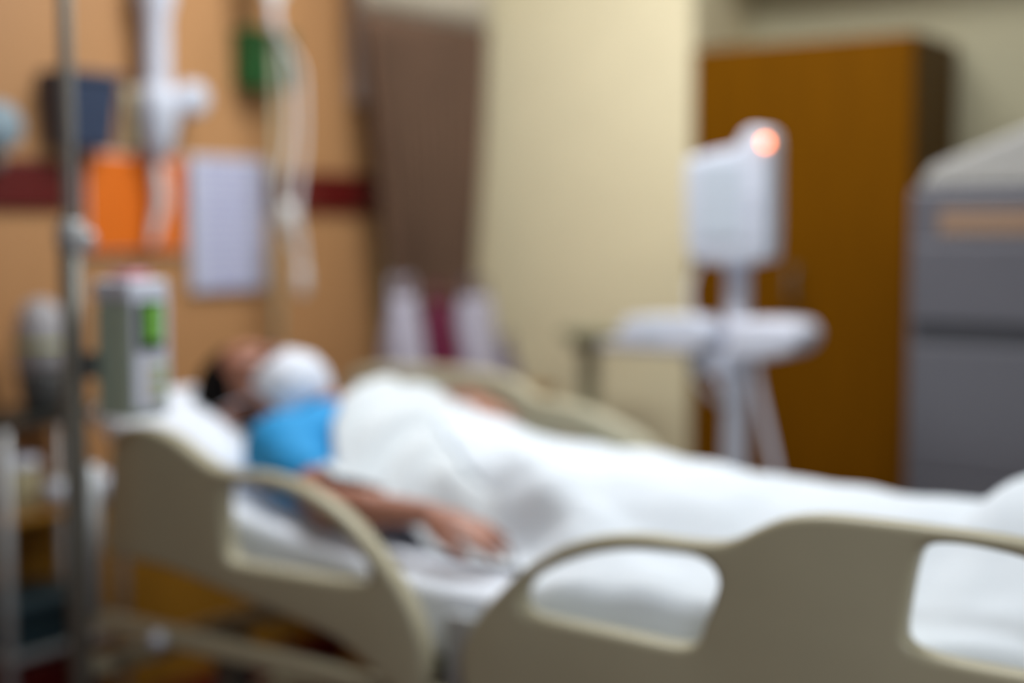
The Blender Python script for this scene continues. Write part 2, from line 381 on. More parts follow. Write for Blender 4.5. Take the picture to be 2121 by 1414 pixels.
# ------------------------------------------------------------------ the patient
def cap(bm, p0, p1, r0, r1=None, flat=1., ax=Vector((0, 0, 1)), n=20, hem=5):
    p0 = Vector(p0); p1 = Vector(p1); r1 = r0 if r1 is None else r1
    d = (p1-p0); L = d.length; d = d/L if L > 1e-6 else Vector((0, 1, 0))
    u = d.cross(ax); u = u.normalized() if u.length > 1e-4 else frame_from(d)[0]; v = u.cross(d).normalized()
    st = []
    for i in range(hem): a = math.pi/2*(i/hem); st.append((-math.cos(a)*r0, math.sin(a)*r0))
    st += [(0, r0), (L*.33, r0+(r1-r0)*.33), (L*.66, r0+(r1-r0)*.66), (L, r1)]
    for i in range(1, hem+1): a = math.pi/2*(i/hem); st.append((L+math.sin(a)*r1, math.cos(a)*r1))
    rings = []
    for s, r in st:
        if r < 1e-5: rings.append([bm.verts.new(p0+d*s)]); continue
        rings.append([bm.verts.new(p0+d*s+u*math.cos(2*math.pi*k/n)*r+v*math.sin(2*math.pi*k/n)*r*flat) for k in range(n)])
    for a, b in zip(rings, rings[1:]):
        for k in range(n):
            if len(a) == 1 and len(b) == 1: continue
            if len(a) == 1: bm.faces.new((a[0], b[(k+1) % n], b[k]))
            elif len(b) == 1: bm.faces.new((a[k], a[(k+1) % n], b[0]))
            else: bm.faces.new((a[k], a[(k+1) % n], b[(k+1) % n], b[k]))
def ell(bm, c, r, Mx=Matrix.Identity(4), n=28):
    bmesh.ops.create_uvsphere(bm, u_segments=n, v_segments=n//2, radius=1, matrix=Mx @ Matrix.Translation(c) @ Matrix.Diagonal((r[0], r[1], r[2], 1)))
def remesh(name, bm, m, parent, vox, it=6):
    bmesh.ops.recalc_face_normals(bm, faces=bm.faces)
    me = bpy.data.meshes.new('tmp'); bm.to_mesh(me); bm.free(); o = bpy.data.objects.new('tmp', me); COL.objects.link(o)
    md = o.modifiers.new('r', 'REMESH'); md.mode = 'VOXEL'; md.voxel_size = vox
    sm = o.modifiers.new('s', 'SMOOTH'); sm.iterations = it; sm.factor = .5
    dg = bpy.context.evaluated_depsgraph_get(); m2 = bpy.data.meshes.new_from_object(o.evaluated_get(dg)); bpy.data.objects.remove(o); bpy.data.meshes.remove(me)
    b2 = bmesh.new(); b2.from_mesh(m2); bpy.data.meshes.remove(m2)
    return ob(name, b2, m, parent, True)
person = empty('person', (.40, -1.10, mz(1.1)), 'patient lying in bed in a blue gown and white face mask', 'person')
def P(x, t, dz): return Vector((x, -t, mz(t)+dz))
HC = Vector((.372, -.442, .900))
tilt, yaw = math.radians(27), math.radians(13)
crown = Vector((0, math.cos(tilt), math.sin(tilt))); face = Vector((0, -math.sin(tilt), math.cos(tilt)))
face = (Matrix.Rotation(-yaw, 3, crown) @ face)
if face.x > 0: face = (Matrix.Rotation(2*yaw, 3, crown) @ face)
side = face.cross(crown)
HM = Matrix.Translation(HC) @ Matrix(((side.x, face.x, crown.x, 0), (side.y, face.y, crown.y, 0), (side.z, face.z, crown.z, 0), (0, 0, 0, 1))) @ Matrix.Scale(1.11, 4)
def hp(x, y, z): return HM @ Vector((x, y, z))
bm = bmesh.new()
# head
ell(bm, (0, -.012, .034), (.078, .098, .092), HM); ell(bm, (0, .018, -.045), (.058, .070, .078), HM)
ell(bm, (0, .052, -.098), (.026, .028, .024), HM)
cap(bm, hp(0, .090, .018), hp(0, .108, -.020), .008, .014); ell(bm, (.012, .098, -.024), (.009, .011, .008), HM); ell(bm, (-.012, .098, -.024), (.009, .011, .008), HM)
cap(bm, hp(-.040, .070, .032), hp(.040, .070, .032), .015)
for s in (-1, 1):
    ell(bm, (s*.031, .074, .008), (.016, .013, .010), HM); ell(bm, (s*.040, .052, -.026), (.026, .028, .026), HM)
    ell(bm, (s*.080, -.010, -.004), (.010, .020, .032), HM); ell(bm, (s*.086, -.016, .010), (.006, .014, .014), HM)
cap(bm, hp(-.018, .078, -.058), hp(.018, .078, -.058), .009)
# neck, trunk
cap(bm, hp(0, -.020, -.060), P(.395, .63, .115), .055, .062)
cap(bm, P(.24, .645, .085), P(.54, .66, .095), .066); cap(bm, P(.40, .70, .085), P(.41, .86, .062), .150, .136, .50)
cap(bm, P(.41, .86, .060), P(.42, 1.06, .056), .134, .138, .42); cap(bm, P(.36, 1.10, .062), P(.48, 1.10, .062), .090, .090, .72)
# legs and feet
for s in (-1, 1):
    hx = .425 + s*.075
    cap(bm, P(hx, 1.12, .066), P(hx+s*.00, 1.50, .062), .066, .050); cap(bm, P(hx+s*.00, 1.50, .062), P(hx+s*.0, 1.90, .046), .050, .034)
    cap(bm, P(hx+s*.0, 1.92, .040), P(hx+s*.005, 1.965, .115), .034, .028); cap(bm, P(hx+s*.005, 1.96, .10), P(hx+s*.008, 1.98, .140), .032, .020, .5, Vector((0, 1, 0)))
# arms and hands
def hand(bm, wrist, dirv, up, flip, curl=.35, spread=.10):
    d = dirv.normalized(); n_ = (up - d*up.dot(d)).normalized(); l = d.cross(n_)*flip      # l points to the thumb side
    def q(a, b, c): return wrist + d*a + l*b + n_*c
    cap(bm, q(.008, 0, 0), q(.045, 0, 0), .026, .034, .55, n_); cap(bm, q(.045, .002, 0), q(.078, .0, -.002), .035, .033, .42, n_)
    for i, (b, ln) in enumerate(((.028, .070), (.0095, .078), (-.0095, .072), (-.028, .056))):
        r = (.0086, .0090, .0086, .0076)[i]; sp = b*spread*3.0; p = q(.082, b, .001); ang = .10
        for k, f in enumerate((.45, .32, .23)):
            ang += curl*(.55 if k == 0 else 1.0)
            nx = p + (d*math.cos(ang) - n_*math.sin(ang))*ln*f + l*sp*f
            cap(bm, p, nx, r*(1-.10*k), r*(1-.10*(k+1)), n=10, hem=3); p = nx
    p = q(.020, .026, -.006)
    for ln, da, db in ((.038, .88, .38), (.030, .96, .18), (.022, .99, .02)):
        nx = p + (d*da + l*db - n_*.18).normalized()*ln; cap(bm, p, nx, .0115, .0100, n=10, hem=3); p = nx
sh_n = P(.225, .630, .082); el_n = Vector((.125, -.845, .757)); wr_n = Vector((.150, -1.045, .764))
cap(bm, sh_n, el_n, .048, .037); cap(bm, el_n, el_n.lerp(wr_n, .4), .038, .037); cap(bm, el_n.lerp(wr_n, .4), wr_n, .037, .024, .85)
hand(bm, wr_n, Vector((.06, -.98, -.20)), Vector((-.20, 0, 1)), 1, .14, .06)
sh_f = P(.555, .665, .105); el_f = Vector((.745, -.600, .835)); wr_f = Vector((.685, -.735, .882))
cap(bm, sh_f, el_f, .050, .040); cap(bm, el_f, el_f.lerp(wr_f, .4), .041, .039); cap(bm, el_f.lerp(wr_f, .4), wr_f, .039, .026, .85)
hand(bm, wr_f, Vector((-.42, -.90, -.06)), Vector((.15, 0, 1)), -1, .18)
remesh('body', bm, 'skin', person, .0042, 5)
# hair
bm = bmesh.new(); ell(bm, (0, -.034, .045), (.093, .106, .101), HM, 64); ell(bm, (0, -.046, -.004), (.094, .086, .090), HM, 48)
for v in bm.verts: v.co += (v.co - HC).normalized()*.006*noise.noise(v.co*70)
remesh('hair', bm, 'hair_black', person, .0045, 2)
# eyebrows and closed lids
for s in (-1, 1):
    tb('eyebrow', [hp(s*.014, .091, .034), hp(s*.030, .087, .040), hp(s*.048, .073, .035)], [.0028, .0034, .002], 'hair_black', person, 8, 4)
    tb('eyelashes', [hp(s*.016, .084, .003), hp(s*.031, .087, .000), hp(s*.046, .078, .003)], [.001, .0014, .001], 'hair_black', person, 6, 4)
# mask: cup with pleats over nose, mouth and chin
bm = bmesh.new(); n, mrow = 36, 26; rows = []
for i in range(mrow+1):
    v = -1+2*i/mrow; row = []
    for j in range(n+1):
        u = -1+2*j/n; a = u*1.10
        zz = -.068 + v*.054*(1-.10*u*u)
        bul = math.sqrt(max(.0, 1-(v*(.80 if v > 0 else .95))**2))
        rad = .058*(.62+.38*bul)+.008
        y = .052 + (.076*bul*math.cos(a)**.9 if math.cos(a) > 0 else 0) + .0022*math.sin(v*12)*math.cos(a) + (.008*math.exp(-(u/.18)**2)*max(0, v))
        row.append(bm.verts.new(hp(rad*math.sin(a)*1.16, y - .020*abs(u)**3, zz)))
    rows.append(row)
for a, b in zip(rows, rows[1:]):
    for j in range(n): bm.faces.new((a[j], a[j+1], b[j+1], b[j]))
mk = ob('face_mask', bm, 'mask_white', person, True); sd = mk.modifiers.new('thick', 'SOLIDIFY'); sd.thickness = .003; sd.offset = 1
for s in (-1, 1):
    tb('ear_loop', [hp(s*.062, .045, -.034), hp(s*.082, .010, .006), hp(s*.090, -.022, .026), hp(s*.091, -.034, -.002), hp(s*.084, -.020, -.032), hp(s*.060, .040, -.098)], .0018, 'mask_white', mk, 6, 4)
# gown
bm = bmesh.new()
cap(bm, P(.225, .635, .084), P(.555, .655, .095), .076); cap(bm, P(.40, .71, .084), P(.41, .84, .062), .156, .142, .50); cap(bm, P(.41, .84, .062), P(.42, 1.05, .056), .142, .146, .43)
cap(bm, P(.33, .635, .110), P(.46, .635, .110), .060)
gsl = sh_n.lerp(el_n, .46); cap(bm, sh_n, gsl, .068, .062); cap(bm, sh_f, sh_f.lerp(el_f, .4), .066, .060)
remesh('gown', bm, 'gown_blue', person, .006, 6)

# ------------------------------------------------------------------ covers
def interp(tab, t):
    if t <= tab[0][0]: return tab[0][1]
    for (a, b), (c, d) in zip(tab, tab[1:]):
        if t <= c:
            f = (t-a)/(c-a); f = f*f*(3-2*f); return b+(d-b)*f
    return tab[-1][1]
HT = [(.55,.170),(.65,.185),(.76,.196),(.86,.160),(1.0,.148),(1.13,.150),(1.25,.146),(1.4,.144),(1.51,.140),(1.6,.126),(1.73,.122),(1.88,.136),(1.96,.185),(2.03,.200),(2.10,.11),(2.2,.02)]
WT = [(.55,.27),(.75,.255),(1.0,.23),(1.3,.215),(1.6,.20),(1.9,.20),(2.1,.20)]
edge = [(.03,1.32),(.10,1.28),(.20,1.19),(.28,1.07),(.34,.97),(.40,.89),(.46,.83),(.52,.82),(.60,.93),(.70,1.0),(.79,1.03)]
def H(x, t):
    dx = abs(x-.43)/interp(WT, t); h = interp(HT, t)/(1+dx**3.6); e = t-interp(edge, x)
    h += .012*math.exp(-((e-.13)/.06)**2)*min(1, h/.06) - .021*math.exp(-((e-.005)/.05)**2)*min(1, h/.10)*(1 if x < .55 else max(0, 1-(x-.55)/.08))
    return mz(t) + .006 + h
def cloth(name, fx, m, nu, nv, thick, label, cat):
    bm = bmesh.new(); g = []
    for i in range(nu+1):
        g.append([bm.verts.new(fx(i/nu, j/nv)) for j in range(nv+1)])
    for i in range(nu):
        for j in range(nv): bm.faces.new((g[i][j], g[i+1][j], g[i+1][j+1], g[i][j+1]))
    o = ob(name, bm, m, None, True); sd = o.modifiers.new('thick', 'SOLIDIFY'); sd.thickness = thick; sd.offset = 1
    return tag(o, label, cat)
hem = [(.10,.82),(.17,.795),(.25,.74),(.33,.69),(.42,.655),(.52,.645),(.62,.70),(.76,.72)]
ARM = [(sh_n, .060), (el_n, .050), (wr_n, .036)]
def arm_top(x, t):
    for (a, ra), (b, rb) in zip(ARM, ARM[1:]):
        if -a.y <= t <= -b.y:
            f = (t+a.y)/(a.y-b.y); c = a.lerp(b, f); r = ra+(rb-ra)*f
            return c.z + math.sqrt(max(0, r*r-(x-c.x)**2)) if abs(x-c.x) < r else -1
    return -1
def edge_t(x): return interp(edge, x)
def sheet(u, v):
    x0 = .120
    t0 = interp(hem, x0+(.755-x0)*u); t = t0 + (1.30-t0)*v
    x0 = .130 + .06*max(0, min(1, (t-.84)/.14)) - .10*max(0, min(1, (t-1.20)/.10))
    x = x0 + (.755-x0)*u
    z = H(x, t)
    f = math.sin(2*math.pi*(t+.10*math.sin(3*x))/.088 + 1.1*math.sin(9*x))
    z += .014*f*min(1, max(0, 1.1-t)*4)*min(1, max(0, (edge_t(x)-t)/.08)) + .008*noise.noise(Vector((x*7, t*9, 0)))*min(1, max(.1, (edge_t(x)-t)/.08))
    k_ = min(1, max(0, (t-.93)/.08)); q_ = min(1, u/.16); q_ = q_*q_*(3-2*q_)
    z = z*(1-k_) + k_*(mz(t)+.010 + (z-mz(t)-.010)*q_)
    z = max(z, mz(t)+.010, arm_top(x, t)+.004 if t < .93 else 0)
    if v < .06: z += .006*math.sin(v/.06*math.pi)
    return (x, -t, z)
cloth('bed_sheet', sheet, 'linen_chest', 90, 90, .003, 'thin white sheet pulled over the chest, lying under the thicker blanket', 'sheet')
def blanket(u, v):
    x = .028 + (.802-.028)*u; t0 = interp(edge, x); t = t0 + (2.31-t0)*v
    z = H(x, min(t, 2.30)) + .010
    fold = max(0, 1-(t-t0)/.07); z -= .004*fold
    e = t - t0
    z += .010*math.sin(e*30+2.5*math.sin(6*x))*math.exp(-e*4.5)*min(1, e/.08) + .016*noise.noise(Vector((x*6, t*5, 3.1))) + .006*noise.noise(Vector((x*17, t*13, 7)))
    k_ = min(1, max(0, (.30-x)/.10)); q_ = min(1, e/.12); q_ = q_*q_*(3-2*q_)
    z = z*(1-k_) + k_*(mz(t)+.016 + (z-mz(t)-.016)*q_)
    z = max(z, mz(t)+.016)
    for lim, sgn in ((.060, -1), (FX-.06, 1)):
        o = (x-lim)*sgn
        if o > 0: z -= o*4.2
    if t > 2.27: z -= (t-2.27)*5
    return (x, -t, z)
cloth('blanket', blanket, 'blanket_white', 110, 170, .009, 'thick white blanket folded back at an angle and covering the legs', 'blanket')

# ------------------------------------------------------------------ IV pole with pump beside the near head rail
iv = empty('iv_pole', (-.12, -.462, 0), 'steel pole standing beside the near head rail of the bed', 'pole')
tb('lower_tube', [(-.12, -.462, .05), (-.12, -.462, 1.235)], .020, 'steel_dark', iv, 16)
tb('upper_tube', [(-.12, -.462, 1.2), (-.12, -.462, 2.05)], .0125, 'steel', iv, 16)
lt('height_collar', [(.018, 0), (.024, .004), (.024, .05), (.018, .056)], -.12, -.462, 'steel_pale', iv, cz=1.205)
lt('collar_knob', [(.006, 0), (.006, .02), (.016, .022), (.017, .042), (.012, .046)], -.12, -.462-.0, 'steel_pale', iv, axis='x', cz=1.228)
for k in range(4):
    a = k*math.pi/2+.4
    tb('hook', [(-.12, -.462, 2.03), (-.12+.06*math.cos(a), -.462+.06*math.sin(a), 2.04), (-.12+.09*math.cos(a), -.462+.09*math.sin(a), 2.02), (-.12+.10*math.cos(a), -.462+.10*math.sin(a), 2.05)], .004, 'steel', iv, 8, 4)
for k in range(5):
    a = k*2*math.pi/5+.3
    lg = tb('foot', [(-.12, -.462, .09), (-.12+.10*math.cos(a), -.462+.10*math.sin(a), .085), (-.12+.24*math.cos(a), -.462+.24*math.sin(a), .055)], .012, 'steel_dark', iv, 10, 3)
    lt('wheel', [(.004, -.010), (.022, -.009), (.024, 0), (.022, .009), (.004, .010)], -.12+.24*math.cos(a), -.462+.24*math.sin(a), 'rubber', lg, axis='x', cz=.025, n=16)

px0, px1, py0, py1 = -.092, -.002, -.576, -.486
pump = empty('infusion_pump', (-.05, -.53, .915), 'upright infusion pump with a green screen clamped to the steel pole', 'pump')
bx('case', (px0, px1, py0, py1, .915, 1.118), 'pump_side', pump, .008)
bx('top_cover', (px0-.003, px1+.003, py0-.003, py1+.003, 1.118, 1.158), 'white_plastic', pump, .010)
bx('handle', (px0+.02, px1-.02, py0+.02, py1-.02, 1.158, 1.172), 'pink_plastic', pump, .005)
fp = bx('front_panel', (px0+.006, px1-.004, py0-.006, py0, .93, 1.125), 'white_matt', pump, .002)
bx('screen', (px0+.014, px1-.018, py0-.009, py0-.006, 1.035, 1.122), 'screen_dark', fp, .001)
bx('display', (px0+.030, px1-.022, py0-.0105, py0-.009, 1.050, 1.116), 'screen_green', fp, 0)
for i in range(3):
    for j in range(3): bx('key', (px0+.036+i*.014, px0+.046+i*.014, py0-.009, py0-.006, .95+j*.022, .964+j*.022), 'pale_yellow' if i < 2 else 'screen_green', fp, .001)
bx('clamp', (-.128, px0, -.500, -.486+.03, .985, 1.03), 'grey_dark_plastic', pump, .004)

# ------------------------------------------------------------------ small trolley between bed head and wall
tr = empty('trolley', (.17, .05, 0), 'slim metal trolley with a black top between bed and orange wall', 'trolley')
bx('top', (.02, .33, -.06, .16, .838, .856), 'black_top', tr, .004)
bx('lower_shelf', (.03, .32, -.05, .15, .640, .652), 'wood_golden', tr, .003)
for x in (.028, .322):
    for y in (-.05, .15):
        lg = tb('leg', [(x, y, .05), (x, y, .838)], .011, 'steel_pale', tr)
        lt('wheel', [(.004, -.010), (.022, -.009), (.024, 0), (.022, .009), (.004, .010)], x, y, 'rubber', lg, axis='x', cz=.025, n=16)
bx('bottom_shelf', (.03, .32, -.05, .15, .352, .364), 'steel_pale', tr, .003)
jar = empty('air_humidifier', (.20, .05, .856), 'rounded grey device with a domed cover standing on the black trolley top', 'device')
lt('base', [(.03, 0), (.042, .004), (.047, .04), (.052, .075), (.054, .085)], .20, .05, 'grey_dark_plastic', jar, cz=.856)
lt('dome', [(.054, 0), (.057, .03), (.057, .075), (.050, .115), (.036, .142), (.016, .154), (.002, .156)], .20, .05, 'grey_plastic', jar, cz=.941)
lt('ring', [(.0545, 0), (.060, .003), (.060, .010), (.0545, .013)], .20, .05, 'yellow_green', jar, cz=.992)
wb = empty('plastic_tub', (.10, .03, .652), 'pale plastic tub on the trolley shelf under the black top', 'tub')
lt('tub', [(.026, 0), (.034, .004), (.038, .10), (.037, .105)], .10, .0, 'pale_yellow', wb, cz=.652); lt('lid', [(.039, 0), (.041, .004), (.040, .018), (.02, .022)], .10, .0, 'white_matt', wb, cz=.752)
r1 = empty('tissue_roll', (.195, .0, .652), 'small white roll on the trolley shelf right of the tub', 'roll')
lt('paper', [(.012, 0), (.034, 0), (.034, .058), (.012, .058)], .195, -.005, 'white_plastic', r1, cz=.652); lt('core', [(.009, 0), (.012, 0), (.012, .060), (.009, .060)], .195, -.005, 'pale_yellow', r1, cz=.652)
r2 = empty('gauze_pack', (.285, -.03, .652), 'bright white pack on the trolley shelf beside the bed corner', 'pack')
lt('pack', [(.020, 0), (.033, .006), (.036, .03), (.033, .055), (.016, .064)], .285, -.02, 'white_plastic', r2, cz=.652); bx('band', (.248, .322, -.026, -.014, .676, .688), 'blue_grey', r2, .002)
bk = empty('storage_bin', (.12, .04, .364), 'dark teal bin on the lowest shelf of the trolley', 'bin')
bm = bmesh.new(); vs = box(bm, .05, .24, -.03, .12, .364, .462)
for v in vs:
    if v.co.z > .4: v.co.x += .012*(1 if v.co.x > .14 else -1); v.co.y += .012*(1 if v.co.y > .05 else -1)
ob('bin_body', bm, 'teal_plastic', bk, False, .008); bx('rim', (.032, .258, -.048, .138, .457, .469), 'teal_plastic', bk, .004)

cr = empty('crate', (.17, .04, 0), 'dark maroon crate on the floor under the trolley', 'crate')
bm = bmesh.new(); vs = box(bm, .06, .30, -.04, .14, .0, .325)
for v in vs:
    if v.co.z < .1: v.co.x += .015*(1 if v.co.x < .17 else -1); v.co.y += .012*(1 if v.co.y < .05 else -1)
ob('tub', bm, 'laminate_maroon', cr, False, .012); bx('rim', (.052, .308, -.048, .148, .310, .335), 'laminate_maroon', cr, .006)

# ------------------------------------------------------------------ things on the head wall
WF = HW - .016
pp = empty('notice', (.57, WF, 1.19), 'square orange notice stuck over the maroon wall stripe', 'notice')
bx('sheet', (.424, .716, WF-.020, WF-.016, 1.192, 1.418), 'paper_orange', pp, .001)
bx('holder', (.419, .721, WF-.0165, WF-.0145, 1.187, 1.423), 'tube_clear', pp, .001)
pq = empty('printed_page', (.873, WF, 1.09), 'white printed page hanging on the wall beside the orange notice', 'paper')
bx('page', (.744, 1.002, WF-.020, WF-.016, 1.09, 1.424), 'paper_print', pq, .001); bx('holder', (.740, 1.006, WF-.0165, WF-.0145, 1.086, 1.428), 'tube_clear', pq, .001)
gb = empty('glove_box', (1.02, WF, 1.60), 'dark green box fixed high on the orange wall', 'box')
bx('body', (.905, 1.062, WF-.075, WF, 1.605, 1.758), 'green_box', gb, .006); bx('flap', (.990, 1.058, WF-.080, WF-.075, 1.612, 1.755), 'green_dark', gb, .002)
nb = empty('wall_basket', (.41, WF, 1.43), 'dark navy tapered holder on the wall behind the steel pole', 'holder')
bm = bmesh.new(); vs = box(bm, .315, .475, WF-.09, WF, 1.425, 1.592)
for v in vs:
    if v.co.z < 1.5: v.co.x += .012*(1 if v.co.x < .4 else -1); v.co.y += .02 if v.co.y < WF-.05 else 0
ob('shell', bm, 'navy_plastic', nb, False, .010); bx('lip', (.309, .481, WF-.096, WF, 1.585, 1.598), 'navy_plastic', nb, .004)
lg_ = empty('wall_gauge', (.17, WF, 1.42), 'blue grey round fitting on the wall left of the navy holder', 'gauge')
lt('dial', [(.01, -.06), (.050, -.058), (.055, -.04), (.055, 0)], .175, WF, 'blue_grey', lg_, axis='y', cz=1.465, sy=1.0); lt('stem', [(.016, 0), (.016, .05)], .175, WF-.03, 'steel', lg_, cz=1.375)
# oxygen fitting: backplate, column, bottle, side valve, tube
ox = empty('oxygen_fitting', (.62, WF, 1.40), 'white wall fitting with a tall column, bottle and side knob above the orange notice', 'medical fitting')
bx('backplate', (.545, .66, WF-.022, WF, 1.435, 1.580), 'pale_yellow', ox, .006)
lt('column', [(.030, 0), (.036, .02), (.033, .09), (.034, .20), (.044, .232), (.050, .27), (.042, .31), (.03, .33)], .605, WF-.055, 'white_matt', ox, cz=1.545)
lt('bottle', [(.012, 0), (.026, .008), (.040, .05), (.050, .10), (.054, .14), (.046, .170), (.034, .185)], .605, WF-.055, 'white_plastic', ox, cz=1.405)
v_ = bx('valve_arm', (.62, .69, WF-.065, WF-.045, 1.560, 1.580), 'white_matt', ox, .004)
lt('knob', [(.020, -.09), (.040, -.085), (.042, -.05), (.030, -.04)], .705, WF, 'white_plastic', v_, axis='y', cz=1.560)
tb('outlet_tube', [(.605, WF-.055, 1.41), (.607, WF-.056, 1.36), (.612, WF-.056, 1.31), (.600, WF-.052, 1.26), (.588, WF-.05, 1.21)], [.012, .017, .018, .013, .009], 'tube_clear', ox, 12, 4)
gs = empty('cable_duct', (1.44, WF, 1.61), 'pale grey vertical duct on the wall beside the brown curtain', 'duct')
bx('duct', (1.365, 1.455, WF-.035, WF, 1.615, 2.4), 'grey_strip', gs, .005); bx('end_cap', (1.361, 1.459, WF-.039, WF, 1.605, 1.618), 'grey_strip', gs, .003)

# second, thinner stand by the wall with hanging tubing
st = empty('drip_stand', (.95, .075, 0), 'thin pale drip stand close to the wall beyond the patient', 'stand')
tb('stem', [(.95, .075, .04), (.95, .075, 2.05)], .0085, 'frame_olive', st)
tb('cross_hook', [(.90, .075, 2.08), (.90, .075, 2.05), (1.00, .075, 2.05), (1.00, .075, 2.08)], .004, 'steel', st, 8)
for k in range(4):
    a = k*math.pi/2+.78; tb('foot', [(.95, .075, .06), (.95+.10*math.cos(a), .075+.08*math.sin(a), .02)], .009, 'frame_olive', st)
ib = empty('drip_bag', (.96, .06, 1.80), 'clear drip bag with white tubing looping down from the thin stand', 'drip bag')
bm = bmesh.new(); lathe(bm, [(.010, 0), (.018, .015), (.045, .05), (.050, .12), (.048, .19), (.030, .22), (.006, .23)], .925, .05, sy=.4, cz=1.80)
ob('bag', bm, 'tube_clear', ib, True)
lt('drip_chamber', [(.005, 0), (.010, .005), (.010, .055), (.006, .06)], .925, .05, 'white_plastic', ib, cz=1.745)
tb('tubing', [(.925, .05, 1.75), (.955, .045, 1.72), (1.005, .04, 1.66), (1.015, .04, 1.58), (1.010, .04, 1.44), (.985, .04, 1.30), (1.0, .04, 1.20), (1.01, .04, 1.10)], [.005, .006, .007, .007, .007, .008, .009, .011], 'tube_clear', ib, 10, 5)
tb('return_tubing', [(.925, .05, 1.80), (.972, .055, 1.66), (.978, .05, 1.50), (.945, .05, 1.36), (.962, .05, 1.25), (.99, .045, 1.18)], .005, 'tube_clear', ib, 10, 5)
lt('connector', [(.006, 0), (.016, .01), (.018, .05), (.008, .08)], .958, .045, 'tube_clear', ib, cz=1.235)
lt('clamp', [(.006, 0), (.014, .01), (.015, .06), (.008, .08)], 1.005, .04, 'tube_clear', ib, cz=1.07)

# ------------------------------------------------------------------ curtain gathered in the corner
def curtain():
    c = empty('curtain', (1.5, .02, .35), 'brown pleated curtain gathered in the corner with a pale mesh header', 'curtain')
    def make(name, z0, z1, m, nz):
        bm = bmesh.new(); rows = []; n = 150
        for i in range(nz+1):
            z = z0+(z1-z0)*i/nz; f = max(0, min(1, (z-1.05)/.80))
            x0 = 1.390 - .125*f; x1 = 1.670 + .070*f
            if z < 1.0: x0 -= .03*min(1, (1.0-z)/.3); x1 += .03*min(1, (1.0-z)/.3)
            row = []
            for j in range(n+1):
                s = j/n; ph = s*11*2*math.pi
                x = x0+(x1-x0)*s + .006*math.sin(2*ph+1)
                y = .035 - .05*s + .024*math.sin(ph+.5*math.sin(z*3)) + .012*noise.noise(Vector((s*9, z*1.5, 0)))
                row.append(bm.verts.new((x, y, z)))
            rows.append(row)
        for a, b in zip(rows, rows[1:]):
            for j in range(n): bm.faces.new((a[j], a[j+1], b[j+1], b[j]))
        o = ob(name, bm, m, c, True); sd = o.modifiers.new('t', 'SOLIDIFY'); sd.thickness = .002
    make('drape', .35, 1.835, 'curtain_brown', 40); make('mesh_header', 1.835, 2.45, 'curtain_mesh', 8)
    tb('tie_band', [(1.385, .03, 1.06), (1.46, .0, 1.055), (1.57, -.03, 1.05), (1.675, -.045, 1.05)], .012, 'curtain_brown', c, 10, 4)
curtain()
struct(bx('trim_3', (-1.5, RX, -.03, .0, 2.45, 2.48), 'white_matt', bevel=.003))

# cabinet and bags behind the far rail
cb = empty('bedside_cabinet', (1.31, -.22, 0), 'low wooden bedside cabinet behind the far rail, under the bags', 'cabinet')
bx('body', (1.00, 1.62, -.33, -.10, .03, .780), 'wood_golden', cb, .006); bx('worktop', (.99, 1.63, -.35, -.095, .780, .800), 'wood_golden', cb, .004)
for a, b in ((1.01, 1.305), (1.315, 1.61)):
    d = bx('door', (a, b, -.346, -.330, .06, .765), 'wood_golden_front', cb, .003); bx('handle', ((a+b)/2-.04, (a+b)/2+.04, -.360, -.346, .66, .675), 'steel_dark', d, .003)
def bag(name, x, y, wd_, dp, h, m, label, seed, top=.72, ties='white_matt'):
    """soft bag: squarish bottom, crumpled sides, pinched open top and two loop handles"""
    e = empty(name, (x, y, .80), label, 'bag'); bm = bmesh.new(); n, nz = 36, 14; rings = []
    for i in range(nz+1):
        f = i/nz; z = .80+h*f; tx = 1-(1-top)*f**1.6; ty = 1-.70*f**1.3; ring = []
        for k in range(n):
            a = 2*math.pi*k/n; c, q = math.cos(a), math.sin(a); p = (abs(c)**3.2+abs(q)**3.2)**(-1/3.2)
            nz_ = noise.noise(Vector((c*2.2+seed, q*2.2, f*4)))*.10 + .04*math.sin(a*9+seed)*f
            ring.append(bm.verts.new((x+c*p*wd_/2*tx*(1+nz_), y+q*p*dp/2*ty*(1+nz_), z + .012*noise.noise(Vector((c*3, q*3, seed)))*f)))
        rings.append(ring)
    for a, b in zip(rings, rings[1:]):
        for k in range(n): bm.faces.new((a[k], a[(k+1) % n], b[(k+1) % n], b[k]))
    bm.faces.new(rings[0][::-1]); bm.faces.new(rings[-1])
    ob('sack', bm, m, e, True)
    for dy in (-.012, .012):
        zt = .80+h; tb('handle', [(x-wd_*.20, y+dy, zt-.02), (x-wd_*.14, y+dy*1.6, zt+.035), (x, y+dy*2, zt+.05), (x+wd_*.14, y+dy*1.6, zt+.035), (x+wd_*.20, y+dy, zt-.02)], .004, ties, e, 8, 4)
bag('plastic_bag', 1.118, -.205, .130, .12, .27, 'bag_white', 'white plastic bag left of the maroon bag on the cabinet', 1.3, .62, 'bag_white')
bag('cloth_bag', 1.270, -.205, .145, .12, .245, 'bag_maroon', 'maroon bag standing between two white bags by the curtain', 4.1, .60, 'bag_maroon')
bag('carrier_bag', 1.436, -.205, .155, .12, .255, 'bag_white', 'larger pale carrier bag right of the maroon bag', 7.7, .80, 'bag_dark')
bag('pouch', 1.565, -.205, .090, .10, .10, 'bag_dark', 'small dark pouch at the right end of the bags', 2.2, .8, 'bag_dark')

